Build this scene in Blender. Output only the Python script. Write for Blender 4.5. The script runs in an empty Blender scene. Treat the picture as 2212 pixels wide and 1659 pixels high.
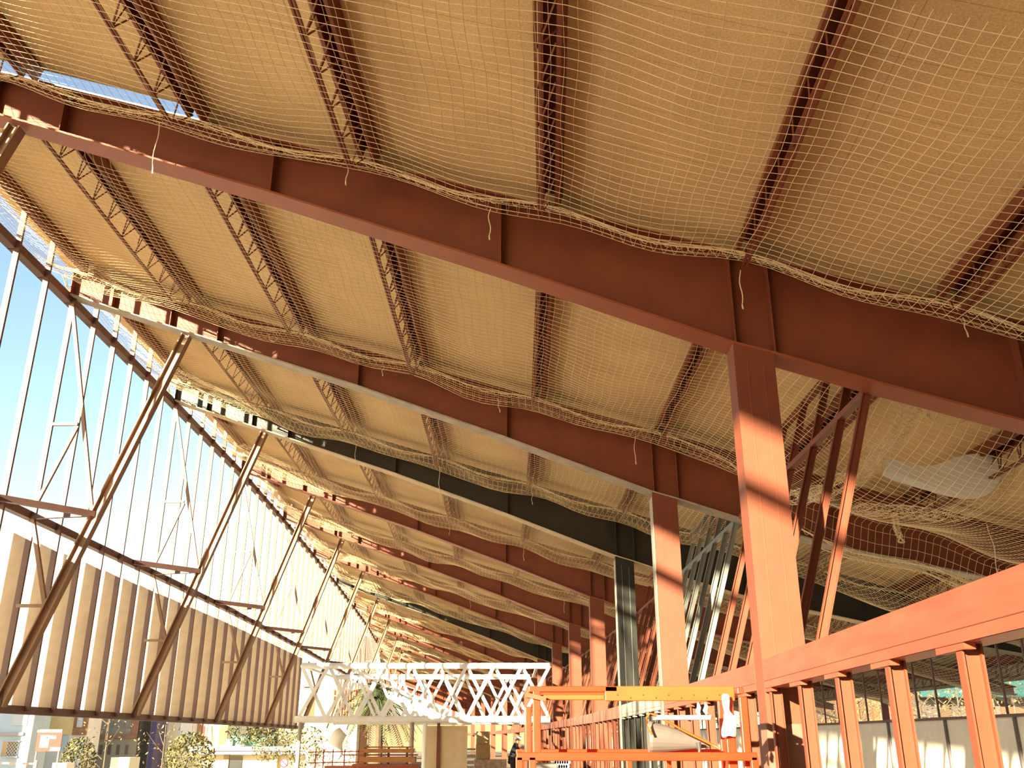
import bpy, math, random
from math import sin, cos, radians, pi, sqrt
random.seed(7)
C = bpy.context.scene.collection
SC = bpy.context.scene
# ------------------------------------------------------------------ camera, sky, sun, exposure
F = 2017.2; TH = 0.3637
cam = bpy.data.cameras.new('camera'); cam.sensor_width = 36.0; cam.lens = F/2212*36; cam.clip_end = 2000
co = bpy.data.objects.new('camera', cam); C.objects.link(co); SC.camera = co
co.location = (0, 0, 0); co.rotation_euler = (pi/2+TH, 0, 0)
SUN = (-1.0, -1.65, 0.455)                      # direction towards the sun
SUN_STRENGTH = 33.0; SUN_COLOR = (1.0, 0.86, 0.55)
SKY_STRENGTH = 0.41
EXPOSURE = 0.0
W = bpy.data.worlds.new('World'); SC.world = W; W.use_nodes = True
nt = W.node_tree; bg = nt.nodes['Background']; sk = nt.nodes.new('ShaderNodeTexSky')
sk.sky_type = 'NISHITA'; sk.sun_disc = False; sk.sun_elevation = math.atan2(SUN[2], math.hypot(SUN[0], SUN[1]))
sk.sun_rotation = math.atan2(SUN[0], SUN[1]); sk.air_density = 1.0; sk.dust_density = 0.3; sk.ozone_density = 1.0
nt.links.new(sk.outputs[0], bg.inputs[0]); bg.inputs[1].default_value = SKY_STRENGTH
sl = bpy.data.lights.new('sun', 'SUN'); sl.energy = SUN_STRENGTH; sl.color = SUN_COLOR; sl.angle = radians(0.55)
so = bpy.data.objects.new('sun', sl); C.objects.link(so)
import mathutils
V = mathutils.Vector
so.rotation_euler = V(SUN).to_track_quat('Z', 'Y').to_euler()
SC.view_settings.view_transform = 'Standard'; SC.view_settings.look = 'None'
SC.view_settings.exposure = EXPOSURE; SC.view_settings.gamma = 1.0; SC.view_settings.use_curve_mapping = False

# ------------------------------------------------------------------ geometry of the curved hall
# frame index -> column line x, y, heading (degrees to the right of +Y)
FR = {-4: (.8, -14.3, 5.0), -3: (1.25, -8.7, 4.2), -2: (1.63, -3.0, 3.35), -1: (1.92, 2.7, 2.5), 0: (2.13, 8.41, 1.64), 1: (2.16, 14.2, .8),
      2: (2.15, 19.6, -.08), 3: (2.07, 25.48, -.97), 4: (1.86, 31.6, -1.82), 5: (1.58, 38.26, -2.62), 6: (1.19, 45.86, -3.36),
      7: (.68, 54.46, -4.07), 8: (.1, 63.93, -4.74), 9: (-.75, 74.3, -5.4), 10: (-1.8, 85, -6.1), 11: (-3.0, 96, -6.8), 12: (-4.4, 107, -7.6),
      13: (-6.0, 118, -8.5), 14: (-7.8, 129, -9.4), 15: (-9.8, 140, -10.4)}
FLOOR = -1.65; STREET = -3.8
def at(t, off, z):
    i = max(-4, min(14, int(math.floor(t)))); u = t-i
    a = FR[i]; b = FR[i+1]
    h = radians(a[2]+(b[2]-a[2])*u)
    return V((a[0]+(b[0]-a[0])*u+off*cos(h), a[1]+(b[1]-a[1])*u-off*sin(h), z))
def head(t):
    i = max(-4, min(14, int(math.floor(t)))); u = t-i
    h = radians(FR[i][2]+(FR[i+1][2]-FR[i][2])*u)
    return V((cos(h), -sin(h), 0)), V((sin(h), cos(h), 0))
def bay_len(b):
    return math.hypot(FR[b+1][0]-FR[b][0], FR[b+1][1]-FR[b][1])
def px(u, v, Y):
    a = (u-1106)/F; b = (829.5-v)/F
    r = V((a, cos(TH)-b*sin(TH), sin(TH)+b*cos(TH)))
    return r*(Y/r.y)
def top(off): return 4.6-.3*off
BP = [(-9.62, 7.02), (-7.6, 6.33), (-4.69, 5.35), (-2.3, 4.47), (0, 3.57), (.4, 3.45), (1.33, 3.14), (2.7, 2.72), (5.1, 2.2), (6.95, 1.8), (11.05, 1.08)]
def bot(off):
    for (a, za), (b, zb) in zip(BP, BP[1:]):
        if off <= b: return za+(zb-za)*(off-a)/(b-a)
    return BP[-1][1]

# ------------------------------------------------------------------ materials
MATS = {}
def mat(name, col, rough=.6, metal=0, var=0.0, scale=8, bump=0, col2=None, stretch=None, spec=None):
    if name in MATS: return MATS[name]
    m = bpy.data.materials.new(name); m.use_nodes = True; n = m.node_tree; b = n.nodes['Principled BSDF']
    b.inputs['Base Color'].default_value = (*col, 1); b.inputs['Roughness'].default_value = rough; b.inputs['Metallic'].default_value = metal
    if spec is not None: b.inputs['Specular IOR Level'].default_value = spec
    if var or col2:
        tc = n.nodes.new('ShaderNodeTexCoord'); no = n.nodes.new('ShaderNodeTexNoise'); no.inputs['Scale'].default_value = scale
        no.inputs['Detail'].default_value = 6
        src = tc.outputs['Object']
        if stretch:
            mp = n.nodes.new('ShaderNodeMapping'); mp.inputs['Scale'].default_value = stretch; n.links.new(src, mp.inputs[0]); src = mp.outputs[0]
        n.links.new(src, no.inputs['Vector'])
        r = n.nodes.new('ShaderNodeValToRGB'); n.links.new(no.outputs['Fac'], r.inputs[0])
        c2 = col2 or tuple(min(1, c*(1+var)) for c in col); c1 = tuple(c*(1-var) for c in col) if not col2 else col
        r.color_ramp.elements[0].position = .35; r.color_ramp.elements[1].position = .65
        r.color_ramp.elements[0].color = (*c1, 1); r.color_ramp.elements[1].color = (*c2, 1)
        n.links.new(r.outputs[0], b.inputs['Base Color'])
        if bump:
            bp = n.nodes.new('ShaderNodeBump'); bp.inputs['Strength'].default_value = bump; bp.inputs['Distance'].default_value = .01
            n.links.new(no.outputs['Fac'], bp.inputs['Height']); n.links.new(bp.outputs[0], b.inputs['Normal'])
    MATS[name] = m; return m
RED = mat('red_oxide_primer', (.165, .038, .0160), .55, 0, .10, 3)
REDL = mat('red_primer_lit_flange_and_seam', (.25, .060, .026), .5, 0, .08, 3)  # lighter primer copy: bounce light put into the lower flange colour; also weld seams
REDB = mat('red_oxide_primer_beam', (.30, .040, .0175), .45, 0, 0, 2.2, 0, (.33, .058, .028), (1, 1, 5))
BLK = mat('black_steel_paint', (.018, .018, .016), .35, 0, .15, 3)
GRY = mat('grey_steel_paint', (.20, .205, .195), .35, 0, .10, 4)
GRYD = mat('grey_primer', (.34, .29, .24), .6, 0, .15, 4)
CREAM = mat('cream_primer', (.5, .4, .27), .6, 0, .12, 4)
BRN = mat('brown_steel_paint', (.12, .062, .055), .55, 0, .12, 4)
BRACE = mat('tan_brown_steel_paint', (.26, .15, .09), .55, 0, .2, 2)
FIN = mat('fin_board', (.36, .27, .19), .8, 0, .08, 5)
NETM = mat('net_cord', (.78, .62, .40), .6)
NETD = mat('dark_net_cord', (.30, .24, .17), .8)
ROPE = mat('pale_rope', (.70, .58, .40), .8)
WHITE = mat('white_paint', (.80, .80, .78), .4, 0, .04, 4)
ORANGE = mat('orange_lift_paint', (.52, .028, .005), .35, 0, .08, 5)
ORANGEY = mat('orange_yellow_paint', (.62, .065, .010), .4, 0, .08, 5)
CONC = mat('precast_concrete', (.78, .74, .66), .85, 0, .05, 3)
FLOORM = mat('dusty_concrete', (.24, .19, .14), .9, 0, .12, 1.5)
GROUND = mat('sandy_ground', (.40, .33, .25), .95, 0, .15, .4)
PANELW = mat('white_panel_sheet', (.8, .78, .74), .5)
# translucent white infill sheet
def translucent(name, col):
    m = bpy.data.materials.new(name); m.use_nodes = True; n = m.node_tree; n.nodes.clear()
    o = n.nodes.new('ShaderNodeOutputMaterial'); d = n.nodes.new('ShaderNodeBsdfDiffuse'); t = n.nodes.new('ShaderNodeBsdfTranslucent'); x = n.nodes.new('ShaderNodeMixShader')
    d.inputs[0].default_value = (*col, 1); t.inputs[0].default_value = (*col, 1); x.inputs[0].default_value = .6
    n.links.new(d.outputs[0], x.inputs[1]); n.links.new(t.outputs[0], x.inputs[2]); n.links.new(x.outputs[0], o.inputs[0])
    MATS[name] = m; return m
SHEET = translucent('white_translucent_sheet', (.86, .86, .84))
PLASTIC = translucent('thin_white_plastic_film', (.9, .9, .9))
# tan wood-wool roof board with joints, in metres along UV
def roofmat():
    m = bpy.data.materials.new('tan_roof_board'); m.use_nodes = True; n = m.node_tree; b = n.nodes['Principled BSDF']; L = n.links.new
    b.inputs['Roughness'].default_value = .9; b.inputs['Specular IOR Level'].default_value = .15
    uv = n.nodes.new('ShaderNodeUVMap'); uv.uv_map = 'UVMap'; s = n.nodes.new('ShaderNodeSeparateXYZ'); L(uv.outputs[0], s.inputs[0])
    def M(op, a, v, c=None):
        k = n.nodes.new('ShaderNodeMath'); k.operation = op
        if hasattr(a, 'links'): L(a, k.inputs[0])
        else: k.inputs[0].default_value = a
        if hasattr(v, 'links'): L(v, k.inputs[1])
        else: k.inputs[1].default_value = v
        return k.outputs[0]
    def seam(src, step, phase, w):
        f = M('FRACT', M('DIVIDE', M('ADD', src, phase), step), 0)
        return M('LESS_THAN', M('ABSOLUTE', M('SUBTRACT', f, .5), 0), w/step/2)
    se = M('MAXIMUM', seam(s.outputs[1], .6, .3, .006), seam(s.outputs[0], 2.4, .45, .006))
    no = n.nodes.new('ShaderNodeTexNoise'); no.inputs['Scale'].default_value = 55; no.inputs['Detail'].default_value = 4; L(uv.outputs[0], no.inputs['Vector'])
    n2 = n.nodes.new('ShaderNodeTexNoise'); n2.inputs['Scale'].default_value = 1.1; n2.inputs['Detail'].default_value = 3; L(uv.outputs[0], n2.inputs['Vector'])
    r = n.nodes.new('ShaderNodeValToRGB'); L(M('ADD', M('MULTIPLY', no.outputs['Fac'], .65), M('MULTIPLY', n2.outputs['Fac'], .35)), r.inputs[0])
    e = r.color_ramp.elements; e[0].position = .36; e[0].color = (.54, .38, .205, 1); e[1].position = .62; e[1].color = (.74, .545, .31, 1)
    mx = n.nodes.new('ShaderNodeMixRGB'); L(r.outputs[0], mx.inputs[1]); mx.inputs[2].default_value = (.22, .12, .05, 1)
    L(M('MULTIPLY', se, .55), mx.inputs[0]); L(mx.outputs[0], b.inputs['Base Color'])
    return m
ROOF = roofmat()

# ------------------------------------------------------------------ mesh helpers
class MB:
    def __init__(s): s.v = []; s.f = []; s.mi = []; s.uv = None
    def quad8(s, P, mi=0):
        n = len(s.v); s.v += [tuple(p) for p in P]
        for f in ((0, 1, 2, 3), (7, 6, 5, 4), (0, 4, 5, 1), (1, 5, 6, 2), (2, 6, 7, 3), (3, 7, 4, 0)):
            s.f.append(tuple(n+i for i in f)); s.mi.append(mi)
        return s
    def box(s, c, a, b, d, mi=0):       # centre and three half-axis vectors
        c = V(c); a = V(a); b = V(b); d = V(d)
        return s.quad8([c-a-b-d, c-a+b-d, c+a+b-d, c+a-b-d, c-a-b+d, c-a+b+d, c+a+b+d, c+a-b+d], mi)
    def bx(s, x0, x1, y0, y1, z0, z1, mi=0):
        return s.box(((x0+x1)/2, (y0+y1)/2, (z0+z1)/2), ((x1-x0)/2, 0, 0), (0, (y1-y0)/2, 0), (0, 0, (z1-z0)/2), mi)
    def bar(s, p, q, w, h, side=None, mi=0):   # rectangular bar; w along `side`, h across
        p = V(p); q = V(q); d = (q-p).normalized()
        sd = V(side) if side else d.cross(V((0, 0, 1)))
        if sd.length < 1e-4: sd = V((1, 0, 0))
        sd = (sd-d*sd.dot(d)).normalized(); u = d.cross(sd).normalized()
        return s.quad8([p-sd*w/2-u*h/2, p+sd*w/2-u*h/2, p+sd*w/2+u*h/2, p-sd*w/2+u*h/2,
                        q-sd*w/2-u*h/2, q+sd*w/2-u*h/2, q+sd*w/2+u*h/2, q-sd*w/2+u*h/2], mi)
    def hbar(s, p, q, w, h, side, t=.012, mi=0):   # H profile: flanges perpendicular to `side`x..., web between
        p = V(p); q = V(q); d = (q-p).normalized(); sd = V(side); sd = (sd-d*sd.dot(d)).normalized(); u = d.cross(sd).normalized()
        s.bar(p+u*(h/2-t/2), q+u*(h/2-t/2), w, t, sd, mi); s.bar(p-u*(h/2-t/2), q-u*(h/2-t/2), w, t, sd, mi)
        return s.bar(p, q, t, h-2*t, sd, mi)
    def tube(s, pts, r, n=6, mi=0, cap=True):
        pts = [V(p) for p in pts]; b0 = len(s.v); m = len(pts)
        ref = V((0, 0, 1))
        d0 = (pts[-1]-pts[0])
        if d0.length < 1e-6: d0 = pts[1]-pts[0]
        if abs(d0.normalized().z) > .9: ref = V((1, 0.1, 0))
        rr = r if isinstance(r, (list, tuple)) else [r]*m
        for i, p in enumerate(pts):
            d = (pts[min(i+1, m-1)]-pts[max(i-1, 0)]).normalized()
            a = d.cross(ref)
            if a.length < 1e-3: a = d.cross(V((.3, .9, .2)))
            a.normalize(); b = d.cross(a)
            for k in range(n):
                an = 2*pi*k/n; s.v.append(tuple(p+(a*cos(an)+b*sin(an))*rr[i]))
        for i in range(m-1):
            for k in range(n):
                k2 = (k+1) % n; s.f.append((b0+i*n+k, b0+i*n+k2, b0+(i+1)*n+k2, b0+(i+1)*n+k)); s.mi.append(mi)
        if cap and n > 3:
            s.f.append(tuple(b0+k for k in range(n))); s.mi.append(mi)
            s.f.append(tuple(b0+(m-1)*n+k for k in reversed(range(n)))); s.mi.append(mi)
        return s
    def poly(s, pts, ex, mi=0):         # polygon extruded by vector ex
        n = len(s.v); m = len(pts); ex = V(ex)
        s.v += [tuple(V(p)) for p in pts]+[tuple(V(p)+ex) for p in pts]
        s.f.append(tuple(range(n, n+m))); s.f.append(tuple(n+m+i for i in reversed(range(m)))); s.mi += [mi, mi]
        for i in range(m):
            j = (i+1) % m; s.f.append((n+i, n+m+i, n+m+j, n+j)); s.mi.append(mi)
        return s
    def face(s, pts, mi=0):
        n = len(s.v); s.v += [tuple(p) for p in pts]; s.f.append(tuple(range(n, n+len(pts)))); s.mi.append(mi); return s
    def build(s, name, mats, parent=None, loc=None, smooth=False):
        if parent is not None: loc = parent['_o']
        if loc is None:
            xs = [v[0] for v in s.v]; ys = [v[1] for v in s.v]; zs = [v[2] for v in s.v]
            loc = ((min(xs)+max(xs))/2, (min(ys)+max(ys))/2, min(zs))
        lx, ly, lz = loc
        me = bpy.data.meshes.new(name); me.from_pydata([(x-lx, y-ly, z-lz) for x, y, z in s.v], [], s.f)
        mats = mats if isinstance(mats, (list, tuple)) else [mats]
        for m in mats: me.materials.append(m)
        if len(mats) > 1: me.polygons.foreach_set('material_index', s.mi)
        if smooth: me.polygons.foreach_set('use_smooth', [True]*len(me.polygons))
        me.update()
        o = bpy.data.objects.new(name, me); C.objects.link(o)
        if parent is not None:
            o.parent = parent
            if parent.type == 'MESH' or True:
                o.location = (0, 0, 0)
            o['_o'] = tuple(loc)
        else:
            o.location = loc; o['_o'] = tuple(loc)
        return o
def thing(name, loc, label, cat, group=None):
    o = bpy.data.objects.new(name, None); C.objects.link(o); o.location = loc; o['_o'] = tuple(loc); o.empty_display_size = .1
    return tag(o, label, cat, group)
def tag(o, label, cat, group=None, kind=None):
    if label: o['label'] = label
    if cat: o['category'] = cat
    if group: o['group'] = group
    if kind: o['kind'] = kind
    return o
def struct(o): o['kind'] = 'structure'; return o
ORD = ['first', 'second', 'third', 'fourth', 'fifth', 'sixth', 'seventh', 'eighth', 'ninth', 'tenth', 'eleventh', 'twelfth', 'thirteenth',
       'fourteenth', 'fifteenth']
def frame_phrase(i):
    return 'the nearest rafter' if i == 0 else 'the %s rafter from the camera' % ORD[i]
def bay_phrase(b):
    if b < -1: return 'in the %s bay behind the camera' % ORD[-b-2]
    if b < 0: return 'in the bay over the camera'
    return 'in the bay beyond the %s rafter' % ('nearest' if b == 0 else ORD[b])
LASTF = 14                                       # last frame built

# ------------------------------------------------------------------ floor and ground
struct(MB().bx(-9.5, 9.4, -26, 72, FLOOR-.25, FLOOR).build('floor', FLOORM))
struct(MB().bx(-24, 9.4, 72.01, 150, FLOOR-.25, FLOOR).build('floor', FLOORM))
struct(MB().bx(-260, 260, -120, 420, STREET-.3, STREET).build('floor', GROUND))

# ------------------------------------------------------------------ roof boards, one ceiling field per bay
def roof_bay(b):
    segs = []
    if b == -1: segs = [(-1, -.015, -10, -5.62), (-1, 0, -5.62, 11.2)]
    elif b == 0: segs = [(.055, 1, -10, -5.62), (0, 1, -5.62, 11.2)]
    else: segs = [(b, b+1, -10, 11.2 if b > 0 else 7.35)]
    m = MB(); uvs = []
    th = .11
    for (t0, t1, o0, o1) in segs:
        L = bay_len(b) if b >= -4 else 5.7
        def P(t, o, dz): return at(t, o, top(o)+.2+dz)
        m.quad8([P(t0, o0, 0), P(t0, o1, 0), P(t1-1e-4, o1, 0), P(t1-1e-4, o0, 0), P(t0, o0, th), P(t0, o1, th), P(t1-1e-4, o1, th), P(t1-1e-4, o0, th)], 1)
        m.mi[-6] = 0
        a = [(o0, t0*5.7), (o1, t0*5.7), (o1, t1*5.7), (o0, t1*5.7)]
        idx = [0, 1, 2, 3, 3, 2, 1, 0, 0, 0, 1, 1, 1, 1, 2, 2, 2, 2, 3, 3, 3, 3, 0, 0]
        uvs += [a[k] for k in idx]
    o = struct(m.build('ceiling', [ROOF, PANELW]))
    ul = o.data.uv_layers.new(name='UVMap')
    for k, (x, y) in enumerate(uvs): ul.data[k].uv = (x, y)
for b in range(-6, LASTF): roof_bay(b)

# ------------------------------------------------------------------ rafters and columns
STIFF = [-8.9, -7.87, -7.05, -4.67, -2.25, .03, .40, 2.7, 5.1]
def rafter(i):
    dark = i in (2, 6)
    wm = BLK if dark else RED
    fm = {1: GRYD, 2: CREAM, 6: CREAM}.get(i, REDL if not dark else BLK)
    n, d = head(i)
    col = {2: 'black painted', 6: 'black painted', 1: 'red primed'}.get(i, 'red primed')
    ex = {0: ' with lower flange painted bounce-lit orange', 1: ' with grey lower flange', 2: ' with cream lower flange'}.get(i, '')
    lab = '%s tapered steel rafter%s, %s' % (col, ex, 'nearest to the camera' if i == 0 else '%s from the camera' % ORD[i])
    R = thing('roof_rafter', at(i, 0, bot(0)), lab, 'rafter', 'tapered roof rafters')
    prof = [-9.62, -7.6, -4.69, -2.3, 0, .4, 1.33, 2.7, 5.1, 6.95, 11.05]
    b = [at(i, o, bot(o)+.02) for o in prof]; tp = [at(i, o, top(o)-.02) for o in reversed(prof)]
    MB().poly([p-d*.007 for p in b+tp], d*.014).build('web', wm, R)
    m = MB()
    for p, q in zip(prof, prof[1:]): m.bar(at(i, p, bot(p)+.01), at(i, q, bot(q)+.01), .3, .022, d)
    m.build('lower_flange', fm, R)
    m = MB().bar(at(i, -9.66, top(-9.66)-.011), at(i, 11.05, top(11.05)-.011), .3, .022, d)
    m.build('upper_flange', wm, R)
    for o in STIFF:
        if i > 6 and o > 3: continue
        m = MB()
        for s in (-1, 1):
            m.poly([at(i, o, bot(o)+.02)+d*s*.008, at(i, o, bot(o)+.02)+d*s*.13, at(i, o, top(o)-.02)+d*s*.13, at(i, o, top(o)-.02)+d*s*.008], n*.012)
        m.build('stiffener', wm, R)
    m = MB().poly([at(i, -9.63, bot(-9.62))-d*.15, at(i, -9.63, bot(-9.62))+d*.15, at(i, -9.63, top(-9.62))+d*.15, at(i, -9.63, top(-9.62))-d*.15], n*.012)
    m.build('end_plate', wm, R)
for i in range(0, LASTF+1): rafter(i)

def column(i):
    n, d = head(i)
    mt = BLK if i == 2 else RED
    col = 'black' if i == 2 else 'red'
    lab = '%s steel box column under %s' % (col, frame_phrase(i))
    K = thing('steel_column', at(i, .2, FLOOR), lab, 'column', 'steel columns under the rafters')
    z0, z1 = FLOOR, bot(.0)-.07
    A = [at(i, .0, 0)-d*.15, at(i, .38, 0)-d*.15, at(i, .38, 0)+d*.15, at(i, .0, 0)+d*.15]
    zt = [bot(0)-.0, bot(.38), bot(.38), bot(0)-.0]
    SH = MB().quad8([V((p.x, p.y, z0)) for p in A]+[V((p.x, p.y, z)) for p, z in zip(A, zt)]).build('shaft', mt, K)
    m = MB()
    for o in (.12, .27):
        for s in (-1,):
            p = at(i, o, z0)+d*s*.15; m.bar(p, p+V((0, 0, bot(o)-z0-.15)), .006, .008, n)
    m.build('weld_seam', GRY if i == 2 else REDL, SH)
    MB().box(at(i, .19, z0+.012), n*.3, d*.24, (0, 0, .012)).build('base_plate', mt, K)
    if i == 0:
        MB().box(at(i, .19, (z0+.12)/2), n*.205, d*.165, (0, 0, (.12-z0)/2)).build('protective_wrap', mat('brown_wrap', (.20, .09, .065), .8, 0, .1, 6), K)['label'] = 'dull brown protective wrap'
    if i in (1, 2):
        MB().box(at(i, -.004, (z0+z1)/2), n*.003, d*.152, (0, 0, (z1-z0)/2)).build('side_plate', GRYD, K)['label'] = 'grey primed side plate'
for i in range(0, LASTF+1): column(i)

# ------------------------------------------------------------------ edge beams between columns, posts under them, raking studs behind
def edge_beam(b):
    n, d = head(b+.5)
    mt = GRYD if b == 1 else REDB
    t0, t1 = b+.165/bay_len(b), b+1-.165/bay_len(b)
    if b == -1: t0 = -1.0
    lab = '%s longitudinal steel beam %s' % ('dark grey' if b == 1 else 'red', 'nearest the camera, running out of the picture at right' if b == -1 else 'between the %s and %s columns' % (ORD[b], ORD[b+1]))
    Bm = thing('edge_beam', at(b+.5, .1, .40), lab, 'beam', 'longitudinal edge beams at mid height')
    m = MB()
    for sgn, o in ((0, 0.006), (1, .194)):
        m.bar(at(t0, o, .515), at(t1, o, .515), .012, .23, n)
    m.build('web', mt, Bm)
    m = MB().bar(at(t0, .1, .624), at(t1, .1, .624), .2, .012, n); m.build('upper_flange', mt, Bm)
    m = MB().bar(at(t0, .1, .406), at(t1, .1, .406), .2, .012, n); m.build('lower_flange', BLK if b == 1 else mt, Bm)
    if b < 2:
        MB().bar(at(t0, -.001, .458), at(t1, -.001, .458), .003, .004, n).build('seam_line', mat('dark_seam', (.10, .02, .01), .8), Bm)
        m = MB()
        for k in range(6):
            t = b+(k+.78)/6
            m.bar(at(t-.028, .03, .385), at(t+.028, .03, .385), .05, .03, n)
        m.build('clip_plate', mt, Bm)
for b in range(-1, LASTF): edge_beam(b)

def under_post(b, k):
    t = b+(k+.7)/6
    if b == -1 and t < -.8: return
    n, d = head(t); mt = BLK if b == 1 else RED
    lab = '%s post under the edge beam, %s %s' % ('black' if b == 1 else 'red', ORD[k], bay_phrase(b))
    o = MB().hbar(at(t, .07, FLOOR), at(t, .06, .398), .065, .095, d, .010).build('beam_post', mt)
    tag(o, lab, 'post', 'posts under the edge beam')
for b in range(-1, 7):
    for k in range(6): under_post(b, k)

def rake(b):
    mt = GRY if b == 1 else RED
    cw = 'grey' if b == 1 else 'red'
    for k in range(6):
        t = b+k/6
        if k == 0: t = b+.03
        n, d = head(t)
        zt = 3.17 if k == 0 else 4.02
        ot = 1.33 if k == 0 else 1.60
        o = MB().hbar(at(t, .52, .50), at(t, ot, zt), .055, .085, d, .010).build('raking_stud', mt)
        tag(o, '%s raking steel stud behind the edge beam, %s %s' % (cw, ORD[k], bay_phrase(b)), 'stud', 'raking studs behind the columns')
    for (off, z, w, nm) in ((1.33, 3.17, .08, 'lower'), (1.62, 4.04, .08, 'upper'), (.52, .46, .10, 'foot')):
        o = MB().bar(at(b+.03, off, z), at(b+1-.03, off, z), w, .06, head(b+.5)[0]).build('stud_rail', mt)
        tag(o, '%s %s rail of the raking studs %s' % (cw, nm, bay_phrase(b)), 'rail', 'rails of the raking studs')
    m = MB()
    for k in range(7):
        t = b+.05+k*.9/6
        m.bar(at(t, .19, .43), at(t, .55, .43), .05, .012, head(t)[1])
    tag(m.build('bracket_plate', mt), '%s brackets between foot rail and edge beam %s' % (cw, bay_phrase(b)), 'bracket', 'stud brackets')
for b in range(0, 9): rake(b)

# ------------------------------------------------------------------ lattice roof joists
JOFF = [-9.45, -7.5, -5.55, -3.65, -1.74, .2, 2.1, 4.0, 5.9, 7.8, 9.7]
RN = V((-.287, 0, -.958))
def joist(b, j):
    off = JOFF[j]; z = top(off)
    if j == 0:
        n, d = head(b+.5)
        o = MB().bar(at(b+.02, off, z+.1), at(b+.98, off, z+.1), .10, .19, n).build('eave_purlin', RED)
        tag(o, 'red eave channel along the open roof edge %s' % bay_phrase(b), 'purlin', 'eave channels'); return
    n, d = head(b+.5)
    lab = 'red lattice roof joist, %s from the open eave %s' % (ORD[j-1], bay_phrase(b))
    J = thing('roof_joist', at(b+.5, off, z), lab, 'joist', 'lattice joists under the roof boards')
    L = bay_len(b)
    slope = V((n.x*.958, n.y*.958, -.287)); dn = V((n.x*-.287, n.y*-.287, -.958))
    def P(u, s, dd): return at(b+u, off, z)+slope*s+dn*dd
    e = .02
    m = MB(); m.bar(P(e, 0, -.17), P(1-e, 0, -.17), .19, .012, slope)
    for s in (-.089, .089): m.bar(P(e, s, -.09), P(1-e, s, -.09), .012, .17, slope)
    for s in (-.075, .075): m.bar(P(e, s, -.005), P(1-e, s, -.005), .04, .01, slope)
    m.build('top_chord', RED, J)
    u0, u1 = .45/L, 1-.5/L
    m = MB()
    for s in (-.018, .018): m.bar(P(u0, s, .33), P(u1, s, .33), .022, .022, slope)
    m.build('bottom_chord', RED, J)
    if b > 6: return
    m = MB(); N = 10; r = .009
    for k in range(N):
        a = u0+(u1-u0)*k/N; c = u0+(u1-u0)*(k+1)/N; mid = (a+c)/2
        m.tube([P(a, 0, .33), P(mid-.012, .05, 0)], r, 4); m.tube([P(mid+.012, .05, 0), P(c, 0, .33)], r, 4)
        m.tube([P(a, 0, .33), P(a+.2*(c-a), -.05, 0)], r, 4)
    m.tube([P(u0, 0, .33), P(e*2, 0, 0)], r, 4); m.tube([P(u1, 0, .33), P(1-e*2, 0, 0)], r, 4)
    m.build('lattice_web', RED, J)
for b in range(-1, LASTF):
    for j in range(len(JOFF)):
        if b == -1 and j == 0: pass
        joist(b, j)

# ------------------------------------------------------------------ safety nets under each bay
def smooth(x): x = max(0, min(1, x)); return x*x*(3-2*x)
def net_point(b, off, s, L, sd):
    # s metres along the bay, from .17 to L-.17
    e = min(s-.17, L-.17-s)
    k = smooth(e/.42)
    # fraction between joists
    fr = 0; 
    for a, c in zip(JOFF, JOFF[1:]):
        if a <= off <= c: fr = (off-a)/(c-a)
    if off > 9.7: fr = (off-9.7)/1.9
    sc = sin(pi*fr)**2 if 0 <= fr <= 1 else 0
    edge = .02+.10*sc
    if off > 1 and ((b == 0 and s > L/2) or (b == 1 and s < L/2)): edge += .95*smooth((off-1)/1.3)*(1-.5*smooth((off-5)/3))
    body = .37+.06*sc+.10*sin(pi*max(0, min(1, s/L)))
    body += .04*sin(off*1.7+s*1.1+sd)+.02*sin(off*4.1-s*2.3+sd*2)
    if b == 0 and off > .8: body += .58*smooth((off-.8)/1.6)*sin(pi*s/L)
    if b >= 1 and off > 3.5: body += .35*smooth((off-3.5)/2)*sin(pi*s/L)
    if off < -8.8: body *= 1-.35*smooth((-8.8-off)/1.1)
    z = top(off)-(edge*(1-k)+body*k)
    return at(b+s/L, off+.012*sin(s*5+off*3+sd), z)
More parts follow.
